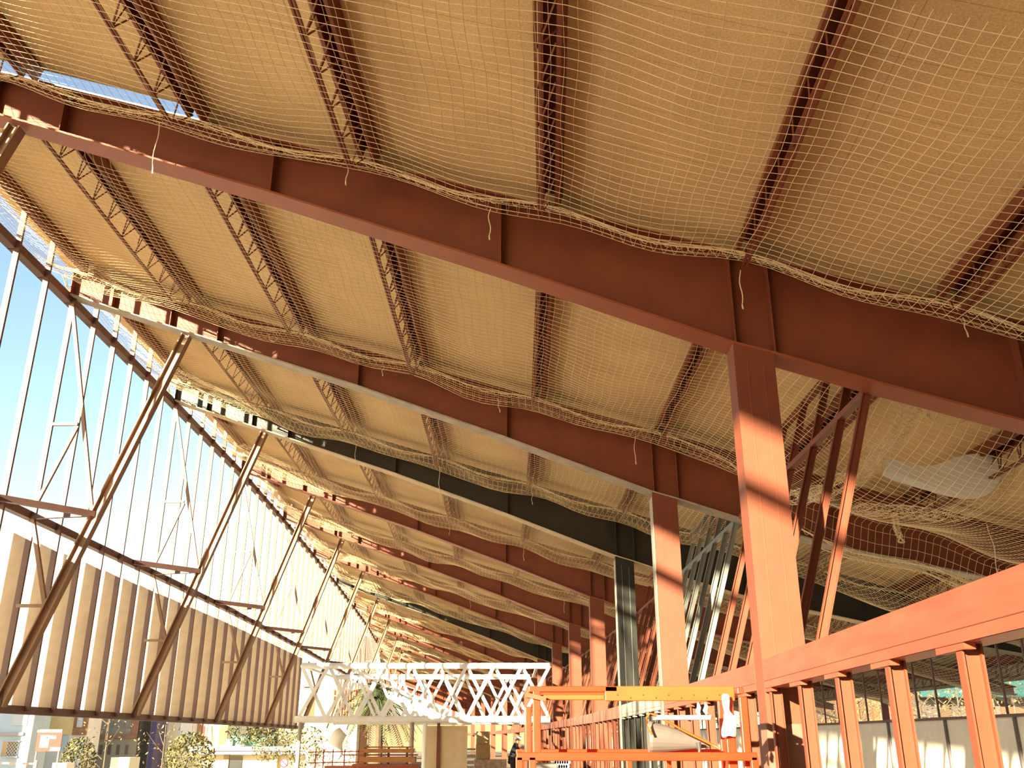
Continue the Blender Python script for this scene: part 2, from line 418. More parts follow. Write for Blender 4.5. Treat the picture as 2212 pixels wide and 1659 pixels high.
def net(b):
    L = bay_len(b); sd = b*1.3
    o0, o1 = -9.95, (10.6 if b > -1 else 5.0)
    step = .1 if b < 5 else .15
    r = .0026 if b < 1 else (.003 if b < 5 else .005)
    m = MB()
    no = int((o1-o0)/step); ns = int((L-.34)/step)
    ds = .25 if b < 2 else .35
    smin = .17
    if b == -1: smin = 1.6
    ks = [k for k in range(ns+1) if .17+k*step >= smin]
    # strands across the bay (along the hall)
    spts = []
    s = smin
    while s < L-.17:
        spts.append(s); e = min(s-.17 if b > -1 else 9, L-.17-s); s += .09 if e < .5 else .22
    spts.append(L-.17)
    for k in range(no+1):
        off = o0+k*step
        m.tube([net_point(b, off, s, L, sd) for s in spts], r, 3, cap=False)
    opts = [o0+(o1-o0)*i/70 for i in range(71)]
    for k in ks:
        s = .17+k*step
        m.tube([net_point(b, o, s, L, sd) for o in opts], r, 3, cap=False)
    lab = 'tan knotted safety net slung under the roof joists %s' % bay_phrase(b)
    NET = m.build('safety_net', NETM); tag(NET, lab, 'net', 'safety nets under the roof')
    # border ropes and the bunched hem along the rafters and the eave
    m = MB()
    for s in ((.17, L-.17) if b > -1 else (L-.17,)):
        for q in range(3):
            m.tube([net_point(b, oo, s, L, sd)+V((0, 0, -.012*q+.02*sin(oo*7+q*2)))+head(b)[1]*(.012*q*(-1 if s > 1 else 1)) for oo in opts], .007, 4)
        if b < 4:
            o = o0
            while o < o1:
                c = net_point(b, o, s, L, sd)
                h = .05+.03*random.random()
                m.tube([c+V((0, 0, 0)), c+V((.02, 0, -h*.8)), c+V((.05, 0, -h)), c+V((.075, 0, -h*.7)), c+V((.08, 0, 0))], .004, 3, cap=False); o += .11
    m.build('border_rope', NETM, NET)
    e = MB()
    ss = [smin+(L-.17-smin)*i/24 for i in range(25)]
    for q in range(4):
        e.tube([net_point(b, o0, s, L, sd)+V((-.01*q+.02*sin(s*9+q), 0, .015*sin(s*6+q*2))) for s in ss], .006, 4)
    e.build('eave_rope', NETM, NET)
for b in range(-1, 11): net(b)

# ------------------------------------------------------------------ open facade at the left: rails, posts, braces, fins
FO = -9.62
def long_rail(name, off, z, w, h, t0, t1, label, mt):
    m = MB(); t = t0
    while t < t1-1e-6:
        u = min(t+1/6, t1); m.bar(at(t, off, z), at(u+.003, off, z), w, h, head(t)[0]); t = u
    tag(m.build(name, mt), label, 'rail', 'long rails of the open facade')
long_rail('facade_rail', -9.71, 7.0, .14, .14, -4, 9.2, 'brown top rail of the open facade, under the rafter tips', BRN)
long_rail('facade_rail', -9.71, 3.27, .12, .12, -4, 9.2, 'brown middle rail of the open facade, just above the white fins', BRN)
long_rail('facade_rail', -9.71, .42, .12, .12, -4, 4.95, 'brown bottom rail of the open facade, under the white fins', BRN)
for k in range(-12, 9*6+1):
    t = k/6
    b = k//6; j = k % 6
    n, d = head(t)
    z0 = .4 if t < 4.95 else 3.25
    o = MB().bar(at(t, -9.62, z0), at(t, -9.62, top(-9.62)+.1), .09, .045, n).build('facade_post', BRN)
    where = 'level with %s' % frame_phrase(b) if j == 0 and b >= 0 else ('%s %s' % (ORD[j], bay_phrase(b)) if b >= 0 else '%s ahead of the nearest rafter' % ORD[-k-1])
    tag(o, 'slim brown facade upright, %s' % where, 'post', 'slim uprights of the open facade')
def fbrace(i):
    n, d = head(i)
    B = thing('facade_brace', at(i, -9.6, .42), 'brown raking brace of the open facade, dropping from %s' % frame_phrase(i), 'brace', 'raking facade braces')
    def q(o, z, dt=0): return at(i+dt, o, z)
    MB().hbar(q(-7.6, 6.31), q(-9.6, .46), .14, .15, d, .02).build('raking_bar', BRACE, B)
    MB().bar(q(-9.62, 6.9), q(-8.70, 3.28), .055, .055, d).build('hanger', BRACE, B)
    MB().bar(q(-9.62, 4.76), q(-9.17, 4.76), .05, .05, d).build('strut', BRACE, B)
    MB().bar(q(-9.17, 4.72), q(-9.62, 3.42), .05, .05, d).build('diagonal', BRACE, B)
    MB().bar(q(-9.62, 3.2), q(-9.18, 1.85), .06, .06, d).build('diagonal', BRACE, B)
    MB().bar(q(-9.62, 1.88), q(-9.18, 1.88), .05, .05, d).build('strut', BRACE, B)
    MB().bar(q(-8.68, 3.28), q(-9.66, 3.28, -.2), .09, .09, None).build('bracket_arm', BRN, B)
    MB().bar(q(-8.68, 3.28), q(-9.66, 3.24), .07, .07, None).build('bracket_arm', BRN, B)
for i in range(-1, 10): fbrace(i)
for k in range(-3, 30):
    t = k/6
    if t > 4.93: break
    n, d = head(t)
    o = MB().bar(at(t, -9.76, .48), at(t, -9.76, 3.04), .22, .035, n).build('facade_fin', FIN)
    i, j = k//6, k % 6
    tag(o, 'pale upright board fin on the lower facade, %s %s' % (ORD[j], bay_phrase(i)), 'fin', 'pale board fins of the lower facade')
for b in range(-4, 5):
    t1 = min(b+1, 4.93)
    m = MB().face([at(b, -9.885, .49), at(t1, -9.885, .49), at(t1, -9.885, 3.0), at(b, -9.885, 3.0)])
    tag(m.build('infill_sheet', SHEET), 'white translucent sheet behind the fins %s' % bay_phrase(b), 'panel', 'white sheets behind the fins')

# ------------------------------------------------------------------ rear wall at the right
RW = 6.75
for b in range(-6, 10):
    struct(MB().bar(at(b, RW+.06, (FLOOR+.38)/2), at(b+1, RW+.06, (FLOOR+.38)/2), .12, .38-FLOOR, head(b+.5)[0]).build('wall_right', CONC))
    o = MB().bar(at(b, RW, .40), at(b+1, RW, .40), .16, .05, head(b+.5)[0]).build('wall_rail', BRN)
    tag(o, 'dark steel rail on top of the concrete wall %s' % bay_phrase(b), 'rail', 'rails on top of the concrete wall')
    if b < 0:
        struct(MB().bar(at(b, RW+.06, 1.5), at(b+1, RW+.06, 1.5), .12, 2.2, head(b+.5)[0]).build('wall_right', MATS['dark_blocker'] if 'dark_blocker' in MATS else mat('dark_blocker', (.16, .09, .06), .9, 0, .2, 6)))  # unseen dark wall added above the concrete to keep sky light out
        continue
    for s, (u) in enumerate((.12, .62)):
        n, d = head(b+u)
        o = MB().bar(at(b+u, RW-.03, FLOOR), at(b+u, RW-.03, .38), .05, .06, n).build('wall_strap', mat('dark_strap', (.12, .10, .11), .6))
        tag(o, 'thin dark upright strap on the concrete wall, %s %s' % (ORD[s], bay_phrase(b)), 'strap', 'straps on the concrete wall')
    for k in range(0, 6):
        t = b+k/6; n, d = head(t)
        big = k == 0
        o = (MB().bar(at(t, 10.2, STREET), at(t, 10.2, bot(10.2)), .16, .16, n) if big else MB().bar(at(t, RW, .42), at(t, RW, 2.42), .035, .04, n)).build('rear_post' if big else 'rear_upright', RED if big else BRN)
        tag(o, '%s %s the concrete wall, %s' % ('red rear post' if big else 'slim dark upright', 'beyond' if big else 'above', ('under '+frame_phrase(b)) if big else ORD[k]+' '+bay_phrase(b)), 'post', 'uprights above the concrete wall')
# unseen dark walls added behind the camera to block sky light
struct(MB().bx(-9.6, -9.3, -25, -18.5, FLOOR, 7.6).build('light_blocker_left', mat('dark_blocker', (.16, .09, .06), .9, 0, .2, 6)))
struct(MB().bx(-11.0, 9.0, -25.3, -25.0, FLOOR, 8.6).build('light_blocker_back', mat('dark_blocker', (.16, .09, .06), .9, 0, .2, 6)))

# ------------------------------------------------------------------ short cords hanging from the nets
def cord(u, v, u2, v2, Y, label, r=.006):
    a = px(u, v, Y); b = px(u2, v2, Y); pts = []
    for i in range(9):
        f = i/8; p = a.lerp(b, f); p += V((.012*sin(f*7+u), .01*cos(f*6), 0)); pts.append(p)
    m = MB().tube(pts, r, 5); m.tube([pts[-1], pts[-1]+V((.004, 0, -.05))], r*1.5, 5)
    tag(m.build('hanging_cord', ROPE, smooth=True), label, 'cord', 'cords hanging from the net hems')
CO = [(345, 262, 329, 365, 8.2, 'pale cord with a frayed end hanging over the left of the nearest rafter'),
      (752, 352, 749, 390, 8.2, 'short pale cord on the nearest rafter, second from the left'),
      (1058, 450, 1057, 508, 8.2, 'pale cord beside the middle stiffener of the nearest rafter'),
      (1598, 583, 1603, 657, 8.2, 'pale cord above the nearest column'),
      (2080, 685, 2088, 717, 8.2, 'short pale cord on the nearest rafter at far right'),
      (829, 790, 826, 806, 14.0, 'tiny cord on the left of the second rafter'),
      (1074, 860, 1079, 884, 14.0, 'short cord at the middle of the second rafter'),
      (1371, 942, 1372, 996, 14.0, 'pale cord on the second rafter left of its column'),
      (768, 962, 768, 1008, 19.4, 'pale cord on the left of the black rafter'),
      (949, 1010, 949, 1062, 19.4, 'dark thin cord at the middle of the black rafter'),
      (1150, 1065, 1149, 1085, 19.4, 'tiny cord on the right of the black rafter'),
      (971, 1140, 971, 1152, 25.3, 'tiny cord on the fourth rafter, left one'),
      (1131, 1185, 1131, 1207, 25.3, 'short cord on the fourth rafter, right one'),
      (1016, 1298, 1016, 1320, 38.0, 'bright cord on the sixth rafter'),
      (1218, 1292, 1219, 1320, 31.4, 'thin cord beside the fifth column'),
      (1154, 1332, 1155, 1370, 37.9, 'knotted cord beside the sixth column')]
for c in CO: cord(*c)
def loop(u, v, w, h, Y, label):
    pts = [px(u+w*sin(2*pi*i/14), v+h*(.5-.5*cos(2*pi*i/14)), Y) for i in range(13)]
    tag(MB().tube(pts, .007, 5).build('rope_loop', ROPE, smooth=True), label, 'rope')
loop(590, 716, 9, 22, 14.0, 'small rope loop hanging on the left of the second rafter')
loop(2048, 872, 46, 46, 10.2, 'loose coil of pale rope lying in the drooping net at right')
loop(2016, 868, 10, 40, 10.2, 'narrow rope loop hanging beside the rope coil at right')

# ------------------------------------------------------------------ drooping bundle of net, plastic film and rags at the right
def sheet(name, grid, Y, mt, label, cat, thick=.006, wob=.05, parent=None):
    # grid: rows of (u,v,dY)
    m = MB(); R = len(grid); Cn = len(grid[0]); n = len(m.v)
    for r in grid:
        for (u, v, dy) in r: m.v.append(tuple(px(u, v, Y+dy)))
    for i in range(R-1):
        for j in range(Cn-1): m.f.append((i*Cn+j, i*Cn+j+1, (i+1)*Cn+j+1, (i+1)*Cn+j)); m.mi.append(0)
    o = m.build(name, mt, parent, smooth=True)
    sd = o.modifiers.new('s', 'SOLIDIFY'); sd.thickness = thick
    sb = o.modifiers.new('b', 'SUBSURF'); sb.levels = 2; sb.render_levels = 2
    if label: tag(o, label, cat)
    return o
sheet('plastic_film', [[(1905, 985, .5), (1960, 1000, .3), (2010, 1012, .5), (2060, 985, .4), (2110, 975, .6), (2180, 985, .5)],
                       [(1915, 1005, .3), (1965, 1022, .2), (2015, 1035, .2), (2070, 1030, .3), (2115, 1020, .4), (2165, 1030, .4)],
                       [(1905, 1018, .3), (1960, 1035, .1), (2010, 1050, .1), (2060, 1065, .1), (2100, 1062, .2), (2150, 1060, .3)],
                       [(1900, 1028, .4), (1960, 1048, .2), (2010, 1062, .2), (2055, 1075, .2), (2090, 1080, .2), (2125, 1075, .3)]],
      11.1, PLASTIC, 'crumpled white plastic film caught in the drooping net at right', 'plastic sheet')
def bundle(name, path, Y, width, label, n=7, dens=60):
    # bunched net: several wavy strands and short crossing cords following a path of pixels
    P = [px(u, v, Y+dy) for (u, v, dy) in path]; m = MB(); N = 44
    def pt(f):
        x = f*(len(P)-1); i = min(int(x), len(P)-2); return P[i].lerp(P[i+1], smooth(x-i)*.5+(x-i)*.5)
    rnd = random.Random(len(path)*7+int(Y*10)); off = []
    for k in range(n):
        a = rnd.random()*6.28; w = width*(.3+.7*rnd.random()); off.append((a, w))
        m.tube([pt(i/N)+V((cos(a+i*.23)*w, sin(a+i*.31)*w*.8, sin(a*2+i*.27)*w)) for i in range(N+1)], .0032, 3, cap=False)
    for q in range(dens*3):
        f = rnd.random(); c = pt(f); a = rnd.random()*6.28; w = width
        m.tube([c+V((cos(a)*w, sin(a)*w*.5, sin(a)*w)), c+V((cos(a+1.3)*w*.6, 0, sin(a+1.5)*w*.8)), c+V((cos(a+2.9)*w, sin(a+2)*w*.5, sin(a+2.6)*w))], .003, 3, cap=False)
    tag(m.build(name, NETM), label, 'net')
bundle('net_bundle', [(1975, 868, 0), (1945, 930, .3), (1900, 985, .6), (1850, 1030, .9), (1780, 1065, 1.2), (1710, 1075, 1.5)], 10.4, .13, 'bunched strip of tan net sagging from the nearest rafter behind the raking studs', 10, 90)
bundle('net_bundle', [(2190, 985, 0), (2170, 1050, .2), (2130, 1085, .3), (2060, 1115, .5), (1950, 1105, .8), (1850, 1100, 1.2)], 11.6, .12, 'bunched lower edge of the drooping net under the plastic film', 9, 80)
bundle('net_bundle', [(1932, 1110, 0), (1937, 1140, 0), (1946, 1168, 0)], 12.6, .05, 'short tail of bunched net hanging in front of the second rafter', 6, 30)
cord(2134, 1132, 2155, 1228, 12.0, 'long thin cord hanging at far right above the edge beam', .005)

# ------------------------------------------------------------------ white lattice girder across the hall
def girder():
    Yf, Yr = 33.0, 39.0
    G = thing('lattice_girder', px(915, 1556, Yf), 'white box lattice girder crossing the hall above eye level', 'girder')
    x0, x1 = px(652, 1437, Yf).x, px(1187, 1448, Yf).x
    zt, zb = 2.33, .62
    xr0, xr1 = x0+.1, x1-.55
    for (x, X, Y, z, r, nm) in ((x0, x1, Yf, zt, .10, 'upper'), (x0-.1, x1, Yf, zb, .11, 'lower'), (xr0, xr1, Yr, zt, .10, 'upper'), (xr0, xr1, Yr, zb, .08, 'lower')):
        m = MB().tube([(x, Y, z), (X, Y, z)], r, 12)
        n = int((X-x)/1.0)
        for k in range(1, n): m.tube([(x+k*(X-x)/n-.012, Y, z), (x+k*(X-x)/n+.012, Y, z)], r*1.06, 12)
        m.build('chord', WHITE, G)
    for Y, a, b, r in ((Yf, x0, x1, .045), (Yr, xr0, xr1, .04)):
        n = 9; st = (b-a)/n
        for k in range(n):
            MB().bar((a+k*st, Y-.05, zb), (a+(k+1)*st, Y-.05, zt), .11, .05, (1, 0, 0)).build('lattice_bar', WHITE, G)
            MB().bar((a+k*st, Y+.05, zt), (a+(k+1)*st, Y+.05, zb), .11, .05, (1, 0, 0)).build('lattice_bar', WHITE, G)
    n = 5; st = (x1-x0)/n
    for k in range(n+1):
        MB().bar((x0+k*st*.95, Yf, zt), (x0+k*st*.95, Yr, zt), .09, .06, (1, 0, 0)).build('cross_bar', WHITE, G)
        MB().bar((x0+k*st*.95, Yf, zb), (x0+k*st*.95, Yr, zb), .09, .06, (1, 0, 0)).build('cross_bar', WHITE, G)
    for k in range(n):
        MB().bar((x0+k*st*.95, Yf, zb), (x0+(k+1)*st*.95, Yr, zb), .07, .05, (1, 0, 0)).build('plan_brace', WHITE, G)
    p = px(890, 1570, Yf)
    MB().tube([(p.x, Yf, FLOOR), (p.x, Yf, zb)], .075, 12).build('leg', GRYD, G)['label'] = 'grey round prop'
    MB().tube([(px(918, 1570, Yr).x, Yr, FLOOR), (px(918, 1570, Yr).x, Yr, zb)], .09, 12).build('leg', WHITE, G)
    for x in (x0+.1, x1-.25): MB().tube([(x, Yr-.6 if x > 0 else Yf, FLOOR), (x, Yr-.6 if x > 0 else Yf, zb-.1)], .07, 10).build('leg', GRYD, G)
girder()

# ------------------------------------------------------------------ orange work platform (lift basket)
def basket():
    Y0, Y1 = 7.0, 7.75
    G = thing('lift_basket', (.85, 7.4, FLOOR), 'orange steel lift basket standing in front of the black column', 'lift basket')
    xl, xr = .12, 1.66
    zT, zM, zF = .325, -.11, -.75
    def T(nm, a, b, w, h, mt=ORANGE, lab=None):
        o = MB().bar(a, b, w, h).build(nm, mt, G)
        bv = o.modifiers.new('b', 'BEVEL'); bv.width = .006; bv.segments = 2
        if lab: o['label'] = lab
        return o
    # top rail, front: slim left part and deep channel at right
    T('top_rail', (xl, Y0, zT+.01), (.75, Y0, zT+.01), .05, .04)
    T('top_rail', (xl+.06, Y0+.03, zT-.045), (.66, Y0+.03, zT-.045), .035, .035, ORANGEY)
    T('guard_channel', (.66, Y0-.01, zT-.02), (xr-.08, Y0-.01, zT-.02), .03, .10, ORANGEY, 'deep drilled orange channel on the right of the top rail')
    m = MB()
    for k in range(9): m.tube([(.75+k*.09, Y0-.028, zT-.03-(k % 2)*.02), (.75+k*.09, Y0-.024, zT-.03-(k % 2)*.02)], .006, 8)
    m.build('bolt_hole', mat('black_hole', (.03, .02, .01), .8), G)
    T('top_rail', (xl, Y1, zT), (xr, Y1, zT), .045, .045)
    T('top_rail', (xl+.02, Y0, zT+.008), (xl+.02, Y1, zT+.008), .045, .045)
    T('top_rail', (xr-.03, Y0, zT), (xr-.03, Y1, zT), .045, .045)
    T('mid_rail', (xl-.09, Y0-.1, zM), (xr+.02, Y0-.1, zM), .05, .055)
    T('mid_rail', (xl-.09, Y1, zM+.02), (xr, Y1, zM+.02), .04, .04)
    T('mid_rail', (xr, Y0-.1, zM), (xr, Y1, zM), .045, .045)
    T('mid_rail', (xl-.06, Y0-.1, zM), (xl-.06, Y1, zM), .045, .045)
    for (x, Y, za, zb, w) in ((xl+.055, Y0, zM, zT, .055), (xl+.0, Y0+.28, zM, zT-.1, .045), (xr-.13, Y0, zF, zT-.06, .065), (xr-.01, Y0+.05, zF, zT-.04, .055), (xl-.07, Y0-.1, zF, zM, .05), (xl+.02, Y0-.1, zF, zM, .05), (xr+.0, Y0-.1, zF, zM, .05), (xl-.05, Y1, zF, zM, .05), (xr-.02, Y1, zF, zT, .05), (.9, Y1, zF, zM, .045), (1.2, Y1, zF, zM, .045)):
        T('post', (x, Y, za), (x, Y, zb), w, w, ORANGE)
    MB().bx(xl-.1, xr+.03, Y0-.12, Y1+.03, zF-.06, zF).build('deck', ORANGE, G)
    for x in (.45, 1.3): MB().bx(x-.2, x+.2, Y0+.1, Y1-.1, FLOOR, zF-.06).build('lift_base', GRYD, G)['label'] = 'grey base under the basket'
    MB().bar((xl-.02, Y0-.03, zT-.03), (xl+.12, Y0-.03, zT-.06), .06, .03).build('corner_plate', mat('rust_brown', (.2, .06, .03), .8), G)['label'] = 'rust brown corner plate'
    # gooseneck lamp rod, cone hood and tray on the right side
    K = thing('cone_hood', (1.25, 7.35, -.05), 'grey cone-shaped hood lying under a white tray in the orange basket', 'hood')
    pts = []; m = MB(); N = 20; A = [(1.01, .105), (1.03, .112), (1.16, .09), (1.32, .055), (1.46, .025)]
    for x, r in A:
        for k in range(N):
            an = 2*pi*k/N; m.v.append((x, 7.4+r*.8*cos(an), .02+(.118-r)*-.55+r*sin(an)*1.0))
    for i in range(len(A)-1):
        for k in range(N): m.f.append((i*N+k, i*N+(k+1) % N, (i+1)*N+(k+1) % N, (i+1)*N+k)); m.mi.append(0)
    m.f.append(tuple(range(N))); m.f.append(tuple((len(A)-1)*N+k for k in reversed(range(N)))); m.mi += [0, 0]
    CN = m.build('cone', mat('pale_grey_plastic', (.11, .095, .09), .5, 0, .06, 10), K, smooth=False)
    MB().bx(1.06, 1.47, 7.24, 7.5, .135, .165).build('tray', WHITE, K)
    MB().tube([(1.02, 7.26, .03), (.99, 7.26, .1), (.985, 7.26, .15), (1.01, 7.26, .18), (1.06, 7.26, .165), (1.25, 7.26, .06), (1.44, 7.26, -.03), (1.5, 7.26, -.06)], .009, 8).build('bent_rod', ORANGEY, K, smooth=True)['label'] = 'thin orange bent rod'
    MB().tube([(1.36, 7.3, -.02), (1.365, 7.3, -.07), (1.355, 7.3, -.14)], [.022, .012, .006], 8).build('plug', mat('dark_rubber', (.05, .045, .045), .6), K)
    for (u, h) in ((1508, .09), (1524, .08)):
        p = px(u, 1517, 7.0)
        m = MB().tube([p, p+V((.004, 0, -h*.4)), p+V((-.006, 0, -h*.7)), p+V((.004, 0, -h))], [.008, .016, .018, .01], 8)
        tag(m.build('work_glove', mat('grey_cloth', (.45, .42, .38), .9, 0, .2, 30), smooth=True), '%s of the two grey rags hanging from the orange channel' % ('left' if u == 1508 else 'right'), 'rag')
    sheet('white_cloth', [[(1558, 1496, 0), (1567, 1498, -.03), (1576, 1497, .02)], [(1558, 1520, -.02), (1566, 1524, .04), (1577, 1518, -.02)], [(1566, 1536, .02), (1571, 1540, -.05), (1574, 1538, .03)], [(1562, 1560, 0), (1574, 1552, .05), (1590, 1545, -.03)], [(1556, 1580, .03), (1572, 1574, -.04), (1592, 1578, .04)], [(1560, 1600, .02), (1574, 1586, -.01), (1590, 1598, .02)]],
          6.92, mat('white_cloth', (.34, .33, .33), .9), 'white cloth draped over the right post of the orange basket', 'cloth', .004)
basket()

# ------------------------------------------------------------------ foliage helpers
def leafmat(name, a, b): return mat(name, a, .8, 0, 0, 3, 0, b)
LEAFY = leafmat('yellow_green_leaves', (.07, .07, .025), (.17, .145, .055))
LEAFG = leafmat('green_leaves', (.025, .045, .015), (.07, .09, .03))
LEAFD = leafmat('dark_cypress_leaves', (.012, .02, .010), (.035, .05, .02))
BARK = mat('pale_bark', (.12, .085, .055), .9, 0, .2, 12)
def leaves(m, c, rx, ry, rz, n, s, rnd):
    c = V(c)
    for _ in range(n):
        while True:
            a = V((rnd.uniform(-1, 1), rnd.uniform(-1, 1), rnd.uniform(-1, 1)))
            if a.length <= 1: break
        a = a.normalized()*a.length**.5
        p = c+V((a.x*rx, a.y*ry, a.z*rz)); d = V((rnd.uniform(-1, 1), rnd.uniform(-1, 1), rnd.uniform(-1, 1))).normalized(); e = d.cross(V((rnd.uniform(-1, 1), .3, rnd.uniform(-1, 1)))).normalized()
        k = s*rnd.uniform(.6, 1.3)
        m.face([p-d*k, p+e*k*.45, p+d*k, p-e*k*.45])
def tree(name, base, h, crown, mt, label, cat, seed, n=500, s=.07, trunk_r=.06, branches=6):
    rnd = random.Random(seed); base = V(base)
    T = thing(name, base, label, cat)
    m = MB(); topp = base+V((.1*h*.2, 0, h))
    m.tube([base, base+V((.03*h, .02, h*.4)), topp], [trunk_r, trunk_r*.7, trunk_r*.3], 6)
    for k in range(branches):
        f = .35+.6*k/branches; p = base.lerp(topp, f); a = rnd.random()*6.28
        q = p+V((cos(a)*h*.22, sin(a)*h*.15, h*.18)); m.tube([p, p.lerp(q, .5)+V((0, 0, -.03)), q], [trunk_r*.35, trunk_r*.25, trunk_r*.12], 4)
    m.build('trunk', BARK, T)
    m = MB()
    for (dx, dy, dz, rx, ry, rz, w) in crown: leaves(m, base+V((dx, dy, dz)), rx, ry, rz, int(n*w), s, rnd)
    m.build('foliage', mt, T)
    return T

# ------------------------------------------------------------------ street side at the left: houses, signs, shrubs, cars
def wall_px(m, u0, u1, Y, z0, z1, depth=.4, mi=0):
    x0 = px(u0, 1597, Y).x; x1 = px(u1, 1597, Y).x
    m.bx(x0, x1, Y, Y+depth, z0, z1, mi); return m
def zv(v, Y): return px(1106, v, Y).z
def bldg(name, u0, u1, Y, ztop, mt, label, depth=1.9):
    o = MB(); wall_px(o, u0, u1, Y, STREET, ztop, depth)
    B = thing(name, (px((u0+u1)/2, 1597, Y).x, Y+depth/2, STREET), label, 'building')
    o.build('wall', mt, B); 
    return B
def rect(B, nm, u0, u1, v0, v1, Y, mt, d=.08, proud=.05):
    x0 = px(u0, 1597, Y).x; x1 = px(u1, 1597, Y).x
    return MB().bx(x0, x1, Y-proud, Y-proud+d, zv(v1, Y), zv(v0, Y)).build(nm, mt, B)
PALEB = mat('pale_blue_render', (.50, .58, .60), .9, 0, .05, 1)
YELR = mat('yellow_render', (.80, .56, .24), .9, 0, .06, 2)
BROWNR = mat('brown_brick', (.30, .15, .08), .9, 0, .15, 5)
GREYR = mat('grey_beige_render', (.30, .26, .19), .9, 0, .06, 1)
WHITER = mat('white_render', (.78, .74, .66), .9, 0, .05, 1)
CREAMR = mat('cream_render', (.78, .70, .48), .9, 0, .05, 1)
GLASS = mat('dark_glass', (.03, .035, .04), .1)
SHUT = mat('pale_shutter', (.55, .56, .55), .6)
DKBL = mat('dark_blue_render', (.06, .05, .12), .8)
B = bldg('town_house', -120, 66, 52, 3.5, PALEB, 'pale blue house with a grilled window at the far left')
rect(B, 'cornice', -120, 50, 1582, 1589, 52, mat('mauve_trim', (.45, .36, .38), .8), .2, .15)
f = rect(B, 'window', 9, 40, 1602, 1634, 52, GLASS); f['label'] = 'square window behind a diamond grille'
m = MB(); a = px(9, 1634, 51.85); c = px(40, 1602, 51.85); w = c.x-a.x; h = c.z-a.z
for k in range(-4, 5):
    for sgn in (1, -1):
        pts = []
        for q in range(21):
            x = q/20; z = (x*sgn)+k*.25+(0 if sgn > 0 else 1)
            if 0 <= z <= 1: pts.append((a.x+x*w, 51.9, a.z+z*h))
        if len(pts) > 1: m.tube([pts[0], pts[-1]], .012, 4)
m.bx(a.x-.04, c.x+.04, 51.86, 51.95, a.z-.05, a.z); m.bx(a.x-.04, c.x+.04, 51.86, 51.95, c.z, c.z+.05)
g = m.build('window_grille', SHUT, f)
rect(B, 'shutter', 21, 53, 1535, 1567, 52, SHUT)
B = bldg('town_house', 67, 184, 56, 3.6, WHITER, 'brown and yellow house behind the red signboard')
rect(B, 'pilaster', 79, 93, 1500, 1590, 56, BROWNR, .3, .2); rect(B, 'pilaster', 157, 184, 1500, 1588, 56, BROWNR, .3, .2)
rect(B, 'yellow_panel', 93, 157, 1500, 1586, 56, YELR, .2, .12); rect(B, 'blue_panel', 134, 148, 1590, 1628, 56, PALEB, .2, .1)
rect(B, 'shutter', 165, 177, 1545, 1571, 56, SHUT, .1, .25)
B = bldg('town_house', 184, 297, 60, 3.6, GREYR, 'shaded grey house with a row of small windows')
for k in range(4): rect(B, 'window', 218+k*18.5, 224+k*18.5, 1609, 1630, 60, mat('dim_glass', (.12, .09, .07), .3))
for u in (225, 249, 270): rect(B, 'shutter', u, u+15, 1545, 1572, 60, mat('grey_shutter', (.24, .22, .19), .8))
rect(B, 'cornice', 184, 297, 1588, 1594, 60, BROWNR, .25, .18); rect(B, 'pilaster', 281, 297, 1540, 1588, 60, BROWNR, .2, .12)
tag(MB().bx(px(297, 1597, 58).x, px(308, 1597, 58).x, 60.0, 61.8, STREET, 3.5).build('gable_wall', DKBL), 'narrow dark blue gable between the grey and the white houses', 'wall')
# added unseen block further down keeps the shaded house out of the sun
B = bldg('town_house', 309, 662, 62, 2.6, CREAMR, 'long cream house with a planted balcony and entrance canopy')
for u in (336, 387): 
    f = rect(B, 'window', u, u+26, 1553, 1594, 62, WHITER, .08, .06)
    rect(B, 'window_frame', u-1, u+1, 1553, 1594, 62, SHUT, .1, .08)
rect(B, 'pilaster', 425, 435, 1545, 1601, 62, BROWNR, .3, .2); rect(B, 'pink_panel', 436, 446, 1545, 1603, 62, mat('pink_panel', (.7, .3, .25), .8), .1, .08)
rect(B, 'red_panel', 473, 491, 1567, 1609, 62, mat('brick_red_panel', (.5, .12, .06), .8, 0, .2, 2), .1, .08)
rect(B, 'balcony_shade_panel', 492, 600, 1556, 1611, 62, mat('recess_shade', (.06, .05, .045), .9), .1, .06)  # flat dark panel, the shade of the balcony recess put into its colour
rect(B, 'balcony_slab', 428, 690, 1612, 1621, 62, WHITER, 1.6, 1.5); rect(B, 'soffit', 430, 680, 1621, 1629, 62, mat('soffit_blue_shade', (.25, .22, .34), .8), 1.4, 1.3)  # bluish shade under the canopy is put into the soffit colour
rect(B, 'balcony_rail', 500, 592, 1590, 1611, 61, mat('green_glass_rail', (.10, .28, .20), .3), .05, .05)['label'] = 'green see-through balcony screen'
dr = rect(B, 'door', 501, 528, 1633, 1700, 62, GLASS, .1, .06); MB().bx(px(503, 1650, 62).x, px(505, 1650, 62).x, 61.88, 61.94, -2.6, -2.4).build('door_handle', SHUT, dr); rect(B, 'door_frame', 489, 500, 1629, 1700, 62, mat('ochre_frame', (.45, .33, .15), .7), .2, .15)
rect(B, 'yard_post', 598, 605, 1622, 1700, 62, mat('ochre_post', (.5, .38, .2), .8), .3, .3)
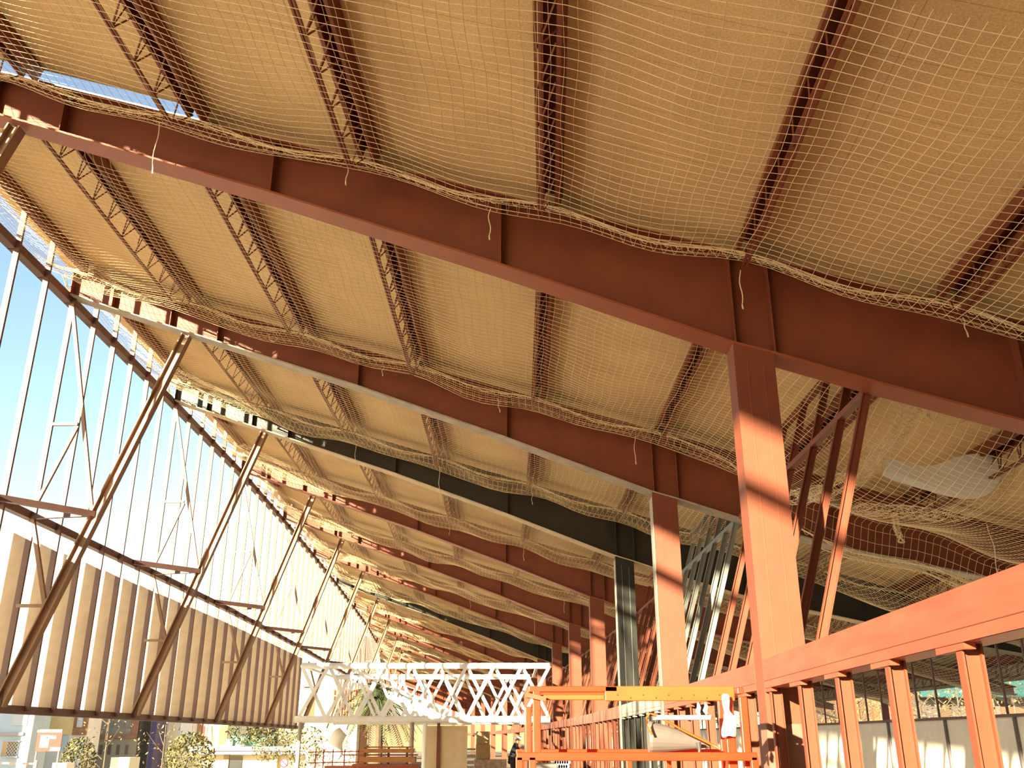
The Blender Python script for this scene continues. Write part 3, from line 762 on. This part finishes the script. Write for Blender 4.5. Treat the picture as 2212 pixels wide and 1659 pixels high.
# vertical shop letters (illegible) as small dark strokes on the cream panel
m = MB(); rnd = random.Random(3)
for k in range(9):
    v = 1569+k*4.2
    for q in range(3):
        a = px(451+q*2.4+rnd.random(), v, 61.9); m.bx(a.x-.03, a.x+.03, 61.86, 61.9, a.z-.06, a.z+.04)
m.build('lettering', mat('grey_letters', (.2, .18, .2), .8), B)
rect(B, 'planter', 490, 503, 1597, 1612, 60.8, WHITER, .4, .1)
B = bldg('garden_wall', 663, 770, 56, 1.2, WHITER, 'sunlit white wall beyond the left end of the lattice girder', 1.0)
def shrub(u, v, Y, rx, rz, n, s, mt, label, seed):
    c = px(u, v, Y); rnd = random.Random(seed); m = MB(); leaves(m, (c.x, c.y, c.z), rx, rx*.8, rz, n, s, rnd)
    base = (c.x, c.y, STREET if c.z-rz < -1.2 and Y > 30 else c.z-rz)
    T = thing('shrub', base, label, 'shrub'); m.build('foliage', mt, T)
    k = MB()
    for a in range(5): k.tube([(c.x+.05*a-.1, c.y, base[2]), (c.x+.3*(a-2)*rx*.5, c.y+.1*a, c.z)], [.03, .012], 5)
    k.build('stem', BARK, T)
shrub(168, 1648, 40, .7, 1.0, 1100, .085, LEAFY, 'yellow-green shrub in front of the grey house', 11)
shrub(410, 1642, 38, .95, 1.0, 1500, .085, LEAFY, 'large yellow-green shrub left of the entrance canopy', 12)
shrub(528, 1582, 60.6, 1.1, .7, 420, .11, LEAFG, 'green balcony plant, left of the two on the balcony', 13)
shrub(578, 1580, 60.5, 1.3, .8, 520, .11, LEAFY, 'bright green balcony plant at the right end of the balcony', 14)
shrub(575, 1622, 60.0, .9, .6, 260, .10, LEAFY, 'creeper trailing down below the balcony', 15)
shrub(628, 1583, 60.0, .8, .55, 240, .10, LEAFY, 'thin plant against the wall right of the balcony', 16)
shrub(655, 1610, 54.0, 1.2, 1.1, 500, .11, LEAFY, 'pale leafy shrub beside the left foot of the lattice girder', 17)
for (u, v, Y, h, lab, sd) in ((218, 1700, 44, 5.4, 'slender young tree in front of the grey house', 21), (345, 1700, 42, 4.4, 'slender bare tree in front of the cream house', 22)):
    b = px(u, 1640, Y); b = V((b.x, b.y, STREET))
    tree('young_tree', b, h, [(0, 0, h*.82, 1.2, .8, .9, 1)], leafmat('sparse_ochre_leaves', (.15, .10, .04), (.26, .18, .08)), lab, 'tree', sd, 110, .075, .05, 9)
# unseen block added on the sunny side to shade the grey and blue houses
struct(MB().bx(-70, -40, 28, 34, STREET, 9).build('light_blocker_left', BROWNR))
# red and white signboard
S = thing('signboard', (px(107, 1600, 34).x, 34, STREET), 'red signboard with white blocks on two thin legs', 'sign')
def srect(nm, u0, u1, v0, v1, mt, dy, par=None):
    a = px(u0, v1, 34); b = px(u1, v0, 34); return MB().bx(a.x, b.x, 34-dy, 34-dy+.03, a.z, b.z).build(nm, mt, par or S)
RS = mat('sign_red', (.20, .018, .012), .7); WS = mat('sign_white', (.30, .28, .27), .7)
BD = srect('board', 77, 137, 1582, 1623, RS, .05)
srect('white_block', 86, 110, 1588, 1615, WS, .06, BD); srect('white_block', 109, 132, 1614, 1622, WS, .06, BD); srect('white_block', 104, 124, 1589, 1596, WS, .061, BD)
srect('white_block', 110, 117, 1589, 1594, WS, .062, BD); srect('red_mark', 101, 106, 1592, 1595, RS, .07, BD); srect('top_strip', 82, 136, 1577, 1582, WS, .055); srect('top_strip', 88, 137, 1575.5, 1577.5, mat('dark_strip', (.1, .07, .06), .6), .06)
for u in (83, 131): MB().tube([(px(u, 1600, 34).x, 34, STREET), (px(u, 1600, 34).x, 34, zv(1600, 34))], .03, 8).build('leg', mat('sign_leg', (.2, .16, .15), .6), S)
# no-parking sign
c = px(614, 1648, 58); NP = thing('round_sign', (c.x, 58, STREET), 'small round no-parking sign on a pole by the entrance', 'sign')
def disc(r, y, mt, nm):
    m = MB(); m.tube([(c.x, y, c.z), (c.x, y+.02, c.z)], r, 24); return m.build(nm, mt, NP)
disc(.26, 58, RS, 'rim'); disc(.19, 57.97, mat('sign_blue', (.1, .12, .5), .5), 'face'); MB().bar((c.x-.14, 57.95, c.z+.14), (c.x+.14, 57.95, c.z-.14), .06, .02, (0, 1, 0)).build('slash', RS, NP)
MB().tube([(c.x, 58.05, STREET), (c.x, 58.05, c.z+.2)], .03, 8).build('pole', GRYD, NP)
# cars
def car(u, Y, w, mt, label, zr):
    x = px(u, 1640, Y).x; K = thing('parked_car', (x, Y, STREET), label, 'car')
    pr = [(-.5, 0), (-.5, .32), (-.47, .42), (-.3, .46), (-.2, .72), (.22, .74), (.36, .48), (.48, .42), (.5, .25), (.5, 0)]
    P = [(x+a*w, Y-.8, STREET+.25+h*zr) for a, h in pr]
    MB().poly(P, (0, 1.6, 0)).build('body', mt, K)
    pg = [(-.27, .46), (-.19, .68), (.2, .70), (.31, .48)]
    MB().poly([(x+a*w, Y-.82, STREET+.25+h*zr) for a, h in pg], (0, 1.64, 0)).build('side_window', GLASS, K)
    for a in (-.3, .31):
        wh = MB().tube([(x+a*w, Y-.85, STREET+.32), (x+a*w, Y-.6, STREET+.32)], .32, 16).build('wheel', mat('tyre', (.02, .02, .02), .9), K)
        MB().tube([(x+a*w, Y-.87, STREET+.32), (x+a*w, Y-.84, STREET+.32)], .18, 12).build('hub_cap', GRY, wh)
car(38, 42, 3.9, mat('grey_car_paint', (.18, .2, .2), .3), 'grey car parked in front of the pale blue house', 2.6)
car(222, 46, 4.0, mat('dark_car_paint', (.06, .06, .07), .3), 'dark car parked in front of the grey house', 2.9)
m = MB(); a = px(240, 1636, 36); b = px(272, 1700, 36); m.bx(a.x, b.x, 36, 37, STREET, a.z)
tag(m.build('utility_cabinet', mat('cream_metal', (.72, .70, .55), .5)), 'cream box cabinet standing right of the dark car', 'cabinet')
m = MB(); a = px(114, 1648, 34); b = px(136, 1700, 34); m.bx(a.x, b.x, 34, 34.6, STREET, a.z)
tag(m.build('meter_box', WHITER), 'white box standing under the signboard', 'box')
m = MB(); a = px(0, 1643, 30); b = px(78, 1650, 30)
for k in range(24):
    f0, f1 = k/24, (k+1)/24; p = V((-19, 30, a.z)).lerp(b, f0); q = V((-19, 30, a.z)).lerp(b, f1); m.bar(p, q, .012, .05, (0, 1, 0), k % 2)
m.bar((b.x, 30, STREET), (b.x, 30, b.z+.1), .05, .05, (0, 1, 0), 1); m.bar((-19, 30, STREET), (-19, 30, a.z+.1), .05, .05, (0, 1, 0), 1)
tag(m.build('barrier_tape', [RS, WS]), 'red and white barrier tape stretched at far left', 'tape')

# ------------------------------------------------------------------ palm, cypresses, red slatted tower beyond the girder
def palm(u, v, Y):
    c = px(u, v, Y); rnd = random.Random(5); T = thing('palm_tree', (c.x, Y, STREET), 'bushy palm with drooping fronds behind the lattice girder', 'palm')
    MB().tube([(c.x, Y, STREET), (c.x+.05, Y, STREET+1.5), (c.x, Y, c.z)], [.42, .36, .33], 14).build('trunk', BARK, T)
    for k in range(46):
        a = k*2.399; el = rnd.uniform(-.5, 1.15); L = rnd.uniform(2.3, 3.0); m = MB(); pts = []
        for i in range(11):
            f = i/10; r = L*f*cos(el)*(1-.15*f); z = L*f*sin(el)-1.9*f*f*(1 if el > 0 else .6)
            pts.append(V((c.x+r*cos(a), Y+r*sin(a), c.z+z)))
        m.tube(pts, [.03*(1-.8*i/10)+.004 for i in range(11)], 4)
        for i in range(1, 11):
            d = (pts[i]-pts[i-1]).normalized(); s = d.cross(V((0, 0, 1)))
            if s.length < .1: s = V((-sin(a), cos(a), 0))
            s.normalize()
            for q in range(3):
                p = pts[i-1].lerp(pts[i], q/3); l = .42*(1-abs(i/10-.4)*.8)
                for sg in (-1, 1):
                    e = p+s*sg*l+d*l*.6+V((0, 0, -.22*l)); m.face([p, p+d*.05, e])
        m.build('frond', LEAFG if k % 3 else LEAFY, T)
palm(815, 1510, 50)
def cypress(u, vtop, Y, label, seed, r):
    t = px(u, vtop, Y); rnd = random.Random(seed); H = t.z-STREET; T = thing('cypress', (t.x, Y, STREET), label, 'tree'); m = MB()
    for k in range(20):
        f = k/19; leaves(m, (t.x, Y, STREET+.8+f*(H-1.2)), r*(1.05-f*.85), r*(1.05-f*.85), H*.06, 130, .12, rnd)
    m.build('foliage', LEAFD, T); MB().tube([(t.x, Y, STREET), (t.x, Y, STREET+H*.8)], [.15, .04], 6).build('trunk', BARK, T)
cypress(806, 1374, 96, 'tall dark cypress beyond the palm, left one', 31, 1.3)
cypress(829, 1392, 100, 'dark cypress beyond the palm, right one', 32, 1.0)
def tower(u0, u1, Y, zt, label, mt, n):
    a = px(u0, 1500, Y).x; b = px(u1, 1500, Y).x
    T = thing('slatted_tower', ((a+b)/2, Y, STREET), label, 'building')
    MB().bx(a, b, Y, Y+3, STREET, zt-.1).build('core', mat('tower_core', (.55, .34, .24), .8), T)
    for k in range(n):
        x = a+(b-a)*(k+.5)/n; MB().bx(x-.05, x+.05, Y-.12, Y, STREET, zt).build('slat', mt, T)
tower(724, 782, 84, 8.6, 'tall pinkish red slatted block beyond the end of the facade', mat('salmon_cladding', (.62, .26, .17), .7), 9)
tower(719, 783, 62, 3.0, 'lower red slatted screen seen through the girder', RED, 11)

# ------------------------------------------------------------------ site clutter on the slab
def board_wall():
    Y = 34; a = px(922, 1568, Y); b = px(1010, 1568, Y)
    T = thing('board_screen', ((a.x+b.x)/2, Y, FLOOR), 'upright beige board screen behind the white prop', 'screen')
    MB().bx(a.x, b.x, Y, Y+.06, FLOOR, a.z).build('board', mat('beige_board', (.62, .50, .32), .8, 0, .06, 3), T)
    x = px(948, 1568, Y).x; MB().bx(x-.05, x+.05, Y-.1, Y-.01, FLOOR, a.z+.1).build('post', RED, T)
board_wall()
def box(u0, u1, v0, v1, Y, d, name, mt, label, cat, zb=None, group=None):
    a = px(u0, v0, Y); b = px(u1, v1, Y)
    o = MB().bx(a.x, b.x, Y, Y+d, zb if zb is not None else b.z, a.z).build(name, mt)
    bv = o.modifiers.new('b', 'BEVEL'); bv.width = .015; bv.segments = 2
    return tag(o, label, cat, group)
CARD = mat('brown_cardboard', (.36, .24, .12), .85, 0, .08, 6)
WRAP = mat('cloudy_wrap', (.45, .32, .25), .35, 0, .25, 9)
zz = zv(1640, 36)
box(1028, 1058, 1608, 1640, 36, .6, 'cardboard_carton', CARD, 'lower brown carton of the two stacked on the wrapped load', 'carton', zz)
box(1029, 1057, 1580, 1608, 36, .55, 'cardboard_carton', CARD, 'upper brown carton of the two stacked on the wrapped load', 'carton', zv(1608, 36)+.002)
box(1024, 1094, 1641, 1700, 35.8, 1.1, 'wrapped_load', WRAP, 'pallet load under cloudy wrap below the two cartons', 'load', FLOOR)
T = thing('pallet_stack', (px(1015, 1650, 36.5).x, 36.7, FLOOR), 'stack of pale slatted trays left of the wrapped load', 'stack')
for k in range(13):
    a = px(1007, 1650, 36.5).x; b = px(1026, 1650, 36.5).x; z = FLOOR+.02+k*.105
    MB().bx(a, b, 36.4, 37.0, z, z+.07).build('tray', WHITE if k % 2 else GRYD, T)
m = MB()
rnd = random.Random(9)
for r in range(3):
    for k in range(7):
        x = px(1194+k*5+r*2, 1640, 26).x; m = MB().tube([(x, 25.6, -.62+.1*r-.02), (x, 27.4, -.62+.1*r-.02)], .055, 10)
        tag(m.build('steel_pipe', mat('bluish_pipe', (.28, .27, .36), .4)), None, 'pipe', 'bluish pipes stacked on the grey skid')
for o in [o for o in bpy.data.objects if o.name.startswith('steel_pipe')]: o['label'] = 'bluish steel pipe in the small stack right of the orange basket post'
box(1192, 1232, 1656, 1700, 25.7, 1.6, 'pipe_skid', GRYD, 'grey skid under the stack of bluish pipes', 'skid', FLOOR)
box(1147, 1206, 1651, 1700, 20, 1.2, 'site_box', mat('grey_brown_box', (.28, .24, .22), .7, 0, .1, 8), 'low grey-brown box seen under the orange middle rail', 'box', FLOOR)
T = thing('hoop_barrier', (px(1170, 1640, 27).x, 27, FLOOR), 'small yellow hoop barrier seen through the orange basket', 'barrier')
for k in range(5):
    x = px(1150+k*10, 1640, 27).x
    MB().tube([(x, 27, FLOOR), (x, 27, -.55), (x+.06, 27, -.46), (x+.12, 27, -.55), (x+.12, 27, FLOOR)], .014, 6).build('hoop', ORANGEY, T)
FORMY = mat('yellow_formwork', (.36, .15, .045), .6, 0, .12, 5); FORMO = mat('orange_formwork', (.30, .07, .025), .6, 0, .12, 5)
# stacked formwork frames at the centre left
T = thing('formwork_stack', (px(830, 1650, 28).x, 28.6, FLOOR), 'stack of yellow and orange formwork beams under the girder', 'formwork')
for (u0, u1, v, hgt, mt, dy) in ((778, 892, 1622, .10, FORMY, 0), (776, 896, 1641, .14, FORMY, -.1), (760, 900, 1653, .06, FORMO, .1), (700, 905, 1658, .08, FORMO, .2), (785, 885, 1614, .03, FORMO, .3), (740, 900, 1631, .03, FORMO, .15)):
    a = px(u0, v, 28+dy); b = px(u1, v, 28+dy); MB().bx(a.x, b.x, 28+dy, 28.5+dy, a.z-hgt/2, a.z+hgt/2).build('beam', mt, T)
for u in (790, 840, 880): a = px(u, 1615, 28.4); MB().bx(a.x-.03, a.x+.03, 28.36, 28.42, FLOOR, a.z).build('post', FORMO, T)
T = thing('scaffold_rail', (px(720, 1650, 27).x, 27, FLOOR), 'thin orange scaffold rails left of the formwork stack', 'scaffold')
for v in (1625, 1648): a = px(665, v, 27); b = px(785, v-2, 27); MB().bar(a, b, .03, .03).build('rail', FORMO, T)
for u in (683, 700, 720, 745, 775): a = px(u, 1618, 27); MB().bar((a.x, 27, FLOOR), (a.x, 27, a.z), .03, .03, (0, 1, 0)).build('post', FORMO, T)
# wrapped bundle hanging left of the palm (white dust sheet on a post)
T = thing('covered_post', (px(725, 1600, 38).x, 38, FLOOR), 'post under a white dust sheet left of the palm trunk', 'post')
MB().tube([(px(725, 1600, 38).x, 38, FLOOR), (px(725, 1600, 38).x, 38, zv(1580, 38))], .04, 8).build('pole', GRYD, T)
c = px(726, 1605, 38); m = MB()
m.tube([(c.x-.05, 38, c.z-.75), (c.x+.08, 38, c.z-.4), (c.x-.03, 38.05, c.z), (c.x+.1, 38, c.z+.3), (c.x, 38, c.z+.5)], [.06, .22, .27, .30, .12], 7); m.build('dust_sheet', mat('white_dust_sheet', (.75, .73, .68), .9), T, smooth=True)

# ------------------------------------------------------------------ worker
def worker():
    Y = 40.0; c = px(1106, 1640, Y); x = c.x; s = 1.0; z0 = FLOOR
    T = thing('person', (x, Y, FLOOR), 'person in a dark jacket and white helmet leaning right over a rail', 'person')
    def skin(nm, verts, edges, rad, mt, sub=1):
        me = bpy.data.meshes.new(nm); me.from_pydata([(a, b, d) for a, b, d in verts], edges, []); o = bpy.data.objects.new(nm, me); C.objects.link(o); o.parent = T
        me.materials.append(mt)
        md = o.modifiers.new('k', 'SKIN'); md.use_smooth_shade = True
        for i, r in enumerate(rad): me.skin_vertices[0].data[i].radius = (r if isinstance(r, tuple) else (r, r))
        me.skin_vertices[0].data[0].use_root = True
        o.modifiers.new('s', 'SUBSURF').levels = sub; o.modifiers['s'].render_levels = sub
        return o
    SK = mat('skin', (.50, .28, .18), .6); DK = mat('dark_navy_jacket', (.018, .020, .032), .9, 0, .2, 9); TR = mat('dark_work_trousers', (.035, .032, .035), .9)
    # local coordinates, z from feet
    P = {'pel': (0, 0, .93), 'sp': (.05, 0, 1.12), 'ch': (.12, 0, 1.33), 'nk': (.19, 0, 1.50), 'hd': (.235, 0, 1.61), 'ht': (.25, 0, 1.70),
         'hl': (0, -.09, .90), 'kl': (.04, -.10, .49), 'al': (-.02, -.10, .08), 'tl': (.13, -.11, .04),
         'hr': (0, .09, .90), 'kr': (.10, .11, .50), 'ar': (.06, .12, .08), 'tr': (.21, .12, .04),
         'sl': (.14, -.19, 1.42), 'el': (.30, -.24, 1.20), 'wl': (.52, -.16, 1.17), 'pl': (.60, -.15, 1.17),
         'sr': (.14, .19, 1.42), 'er': (.28, .25, 1.19), 'wr': (.50, .17, 1.15), 'pr': (.58, .16, 1.15)}
    E = [('pel', 'sp'), ('sp', 'ch'), ('ch', 'nk'), ('nk', 'hd'), ('hd', 'ht'), ('pel', 'hl'), ('hl', 'kl'), ('kl', 'al'), ('al', 'tl'), ('pel', 'hr'), ('hr', 'kr'), ('kr', 'ar'), ('ar', 'tr'),
         ('ch', 'sl'), ('sl', 'el'), ('el', 'wl'), ('wl', 'pl'), ('ch', 'sr'), ('sr', 'er'), ('er', 'wr'), ('wr', 'pr')]
    Rr = dict(pel=.13, sp=.12, ch=.14, nk=.055, hd=.09, ht=.075, hl=.095, kl=.06, al=.045, tl=.04, hr=.095, kr=.06, ar=.045, tr=.04, sl=.07, el=.047, wl=.03, pl=.035, sr=.07, er=.047, wr=.03, pr=.035)
    names = list(P); V0 = [P[n] for n in names]; ED = [(names.index(a), names.index(b)) for a, b in E]; RA = [Rr[n] for n in names]
    # five fingers and thumb on each hand, closed around the rail
    for w in ('pl', 'pr'):
        q = P[w]; bi = names.index(w)
        for k in range(4):
            i = len(V0); V0 += [(q[0]+.045, q[1]-.03+.02*k, q[2]+.012), (q[0]+.085-.004*abs(k-1), q[1]-.033+.021*k, q[2]-.01), (q[0]+.075, q[1]-.033+.021*k, q[2]-.04)]
            ED += [(bi, i), (i, i+1), (i+1, i+2)]; RA += [.011, .009, .008]
        i = len(V0); V0 += [(q[0]+.01, q[1]-.045, q[2]-.02), (q[0]+.05, q[1]-.05, q[2]-.035)]; ED += [(bi, i), (i, i+1)]; RA += [.012, .009]
    skin('body', V0, ED, RA, SK, 2)
    def sub(ns, es, g): return [P[n] for n in ns], [(ns.index(a), ns.index(b)) for a, b in es], [Rr[n]+g for n in ns]
    a, e, r = sub(['pel', 'sp', 'ch', 'nk', 'sl', 'el', 'wl', 'sr', 'er', 'wr'], [('pel', 'sp'), ('sp', 'ch'), ('ch', 'nk'), ('ch', 'sl'), ('sl', 'el'), ('el', 'wl'), ('ch', 'sr'), ('sr', 'er'), ('er', 'wr')], .03)
    skin('jacket', a, e, r, DK, 2)
    a, e, r = sub(['pel', 'hl', 'kl', 'al', 'hr', 'kr', 'ar'], [('pel', 'hl'), ('hl', 'kl'), ('kl', 'al'), ('pel', 'hr'), ('hr', 'kr'), ('kr', 'ar')], .022)
    skin('trousers', a, e, r, TR, 2)
    for q in ('l', 'r'):
        A = P['a'+q]; B2 = P['t'+q]
        skin('boot', [(A[0]-.04, A[1], .05), (A[0], A[1], .14), (B2[0]+.03, B2[1], .045)], [(0, 1), (0, 2)], [.055, .055, .045], mat('dark_boot', (.03, .025, .02), .7), 2)
    # helmet, hair, face features
    hx, hy, hz = .245, 0, 1.665
    m = MB(); N = 18
    for i in range(7):
        ph = pi/2*i/6; rr = .125*cos(ph)+.002; z = .115*sin(ph)
        for k in range(N): an = 2*pi*k/N; m.v.append((hx+rr*1.12*cos(an), hy+rr*sin(an), hz+.02+z))
    for i in range(6):
        for k in range(N): m.f.append((i*N+k, i*N+(k+1) % N, (i+1)*N+(k+1) % N, (i+1)*N+k)); m.mi.append(0)
    m.box((hx+.15, hy, hz+.02), (.05, 0, -.008), (0, .085, 0), (0, 0, .006))
    o = m.build('helmet', WHITE, loc=(0, 0, 0), smooth=True); o.parent = T; o['label'] = 'white hard hat'
    m = MB().box((hx-.06, hy, hz-.03), (.05, 0, 0), (0, .088, 0), (0, 0, .045)); o = m.build('hair', mat('dark_hair', (.03, .02, .015), .9), loc=(0, 0, 0)); o.parent = T
    m = MB().tube([(hx+.085, 0, hz-.03), (hx+.115, 0, hz-.055), (hx+.085, 0, hz-.06)], [.01, .016, .012], 8); o = m.build('nose', SK, loc=(0, 0, 0)); o.parent = T
    m = MB()
    for sg in (-1, 1): m.box((hx+.085, sg*.035, hz-.02), (.006, 0, 0), (0, .012, 0), (0, 0, .006))
    m.box((hx+.088, 0, hz-.09), (.006, 0, 0), (0, .025, 0), (0, 0, .004)); o = m.build('face_detail', mat('dark_hair', (0, 0, 0)), loc=(0, 0, 0)); o.parent = T
    m = MB()
    for sg in (-1, 1): m.tube([(hx-.005, sg*.088, hz-.06), (hx-.01, sg*.1, hz-.035), (hx-.005, sg*.09, hz-.01)], .012, 6)
    o = m.build('ears', SK, loc=(0, 0, 0)); o.parent = T
    # the rail leaned on
    R = thing('guard_rail', (x+.62, Y, FLOOR), 'thin grey guard rail the person leans on', 'rail')
    MB().tube([(x+.64, Y-1.2, FLOOR+1.15), (x+.64, Y+1.2, FLOOR+1.15)], .024, 8).build('handrail', GRYD, R)
    for yy in (-1.15, 1.15): MB().tube([(x+.64, Y+yy, FLOOR), (x+.64, Y+yy, FLOOR+1.15)], .024, 8).build('post', GRYD, R)
worker()

# ------------------------------------------------------------------ outside at the right, seen over the concrete wall
def right_side():
    B = thing('brown_building', (34, 64, STREET), 'tan building with a turquoise awning beyond the concrete wall', 'building')
    TAN = mat('tan_render', (.10, .055, .030), .9, 0, .08, 1)
    MB().bx(19.5, 52, 62, 70, STREET, 6.0).build('wall', TAN, B)
    TEAL = mat('turquoise_awning', (.012, .085, .095), .7)
    def xr(u, Y): return px(u, 1500, Y).x
    MB().poly([(xr(1965, 61.9), 61.95, zv(1466, 61.9)), (xr(1965, 61.9), 60.2, zv(1492, 60.2)), (xr(1965, 61.9), 60.2, zv(1506, 60.2)), (xr(1965, 61.9), 61.95, zv(1490, 61.9))], (26, 0, 0)).build('awning', TEAL, B)
    MB().bx(xr(1850, 62), 52, 61.7, 61.95, zv(1460, 62), zv(1452, 62)+.4).build('cornice', CREAMR, B)
    for u in (1945, 1985, 2050, 2120): MB().bx(xr(u, 62), xr(u+34, 62), 61.9, 61.98, zv(1550, 62), zv(1512, 62)).build('window', mat('dusky_glass', (.10, .08, .07), .2), B)
    for u in (1800, 1835, 1880): MB().bx(xr(u, 62), xr(u+15, 62), 61.85, 61.98, STREET, zv(1480, 62)).build('pier', mat('orange_render', (.20, .075, .03), .9), B)
    rnd = random.Random(77)
    k = 0
    for (u, Y) in ((1752, 34), (1785, 33), (1820, 36), (1850, 31), (1905, 30), (1925, 34), (1990, 27), (2030, 30), (2075, 26), (2150, 24), (2195, 27), (1560, 52), (1600, 50), (1505, 60), (1440, 66), (1380, 74)):
        k += 1; Y = (16.2+.9*(k % 3))/px(u, 1600, 1.0).x; x = px(u, 1600, Y).x
        h = rnd.uniform(5.8, 7.2)
        tree('bare_tree', (x, Y, STREET), h, [(0, 0, h*.78, 1.6, 1.2, 1.5, .8), (.4, 0, h*.55, 1.2, .9, .8, .3)], leafmat('winter_leaves', (.12, .10, .05), (.34, .26, .13)), 'thin winter tree beyond the concrete wall, %s from the camera side' % (ORD+['sixteenth'])[k-1], 'tree', 100+k, 210, .08, .08, 10)
    for k in range(9):
        t = k+1.2; c = at(t, 14.0+.4*(k % 2), 0); m = MB(); leaves(m, (c.x, c.y, -1.6), 1.9, 2.6, 2.2, 900, .11, rnd)
        tag(m.build('hedge', LEAFY if k % 2 else LEAFG), 'loose hedge outside the concrete wall, %s from the camera' % ORD[k], 'hedge', 'hedges outside the concrete wall')
right_side()

# far block closing the street behind the hall
B = bldg('far_block', 560, 1500, 158, 3.0, mat('far_tan_render', (.16, .10, .06), .9, 0, .1, .5), 'long low tan block far beyond the end of the hall', 6)
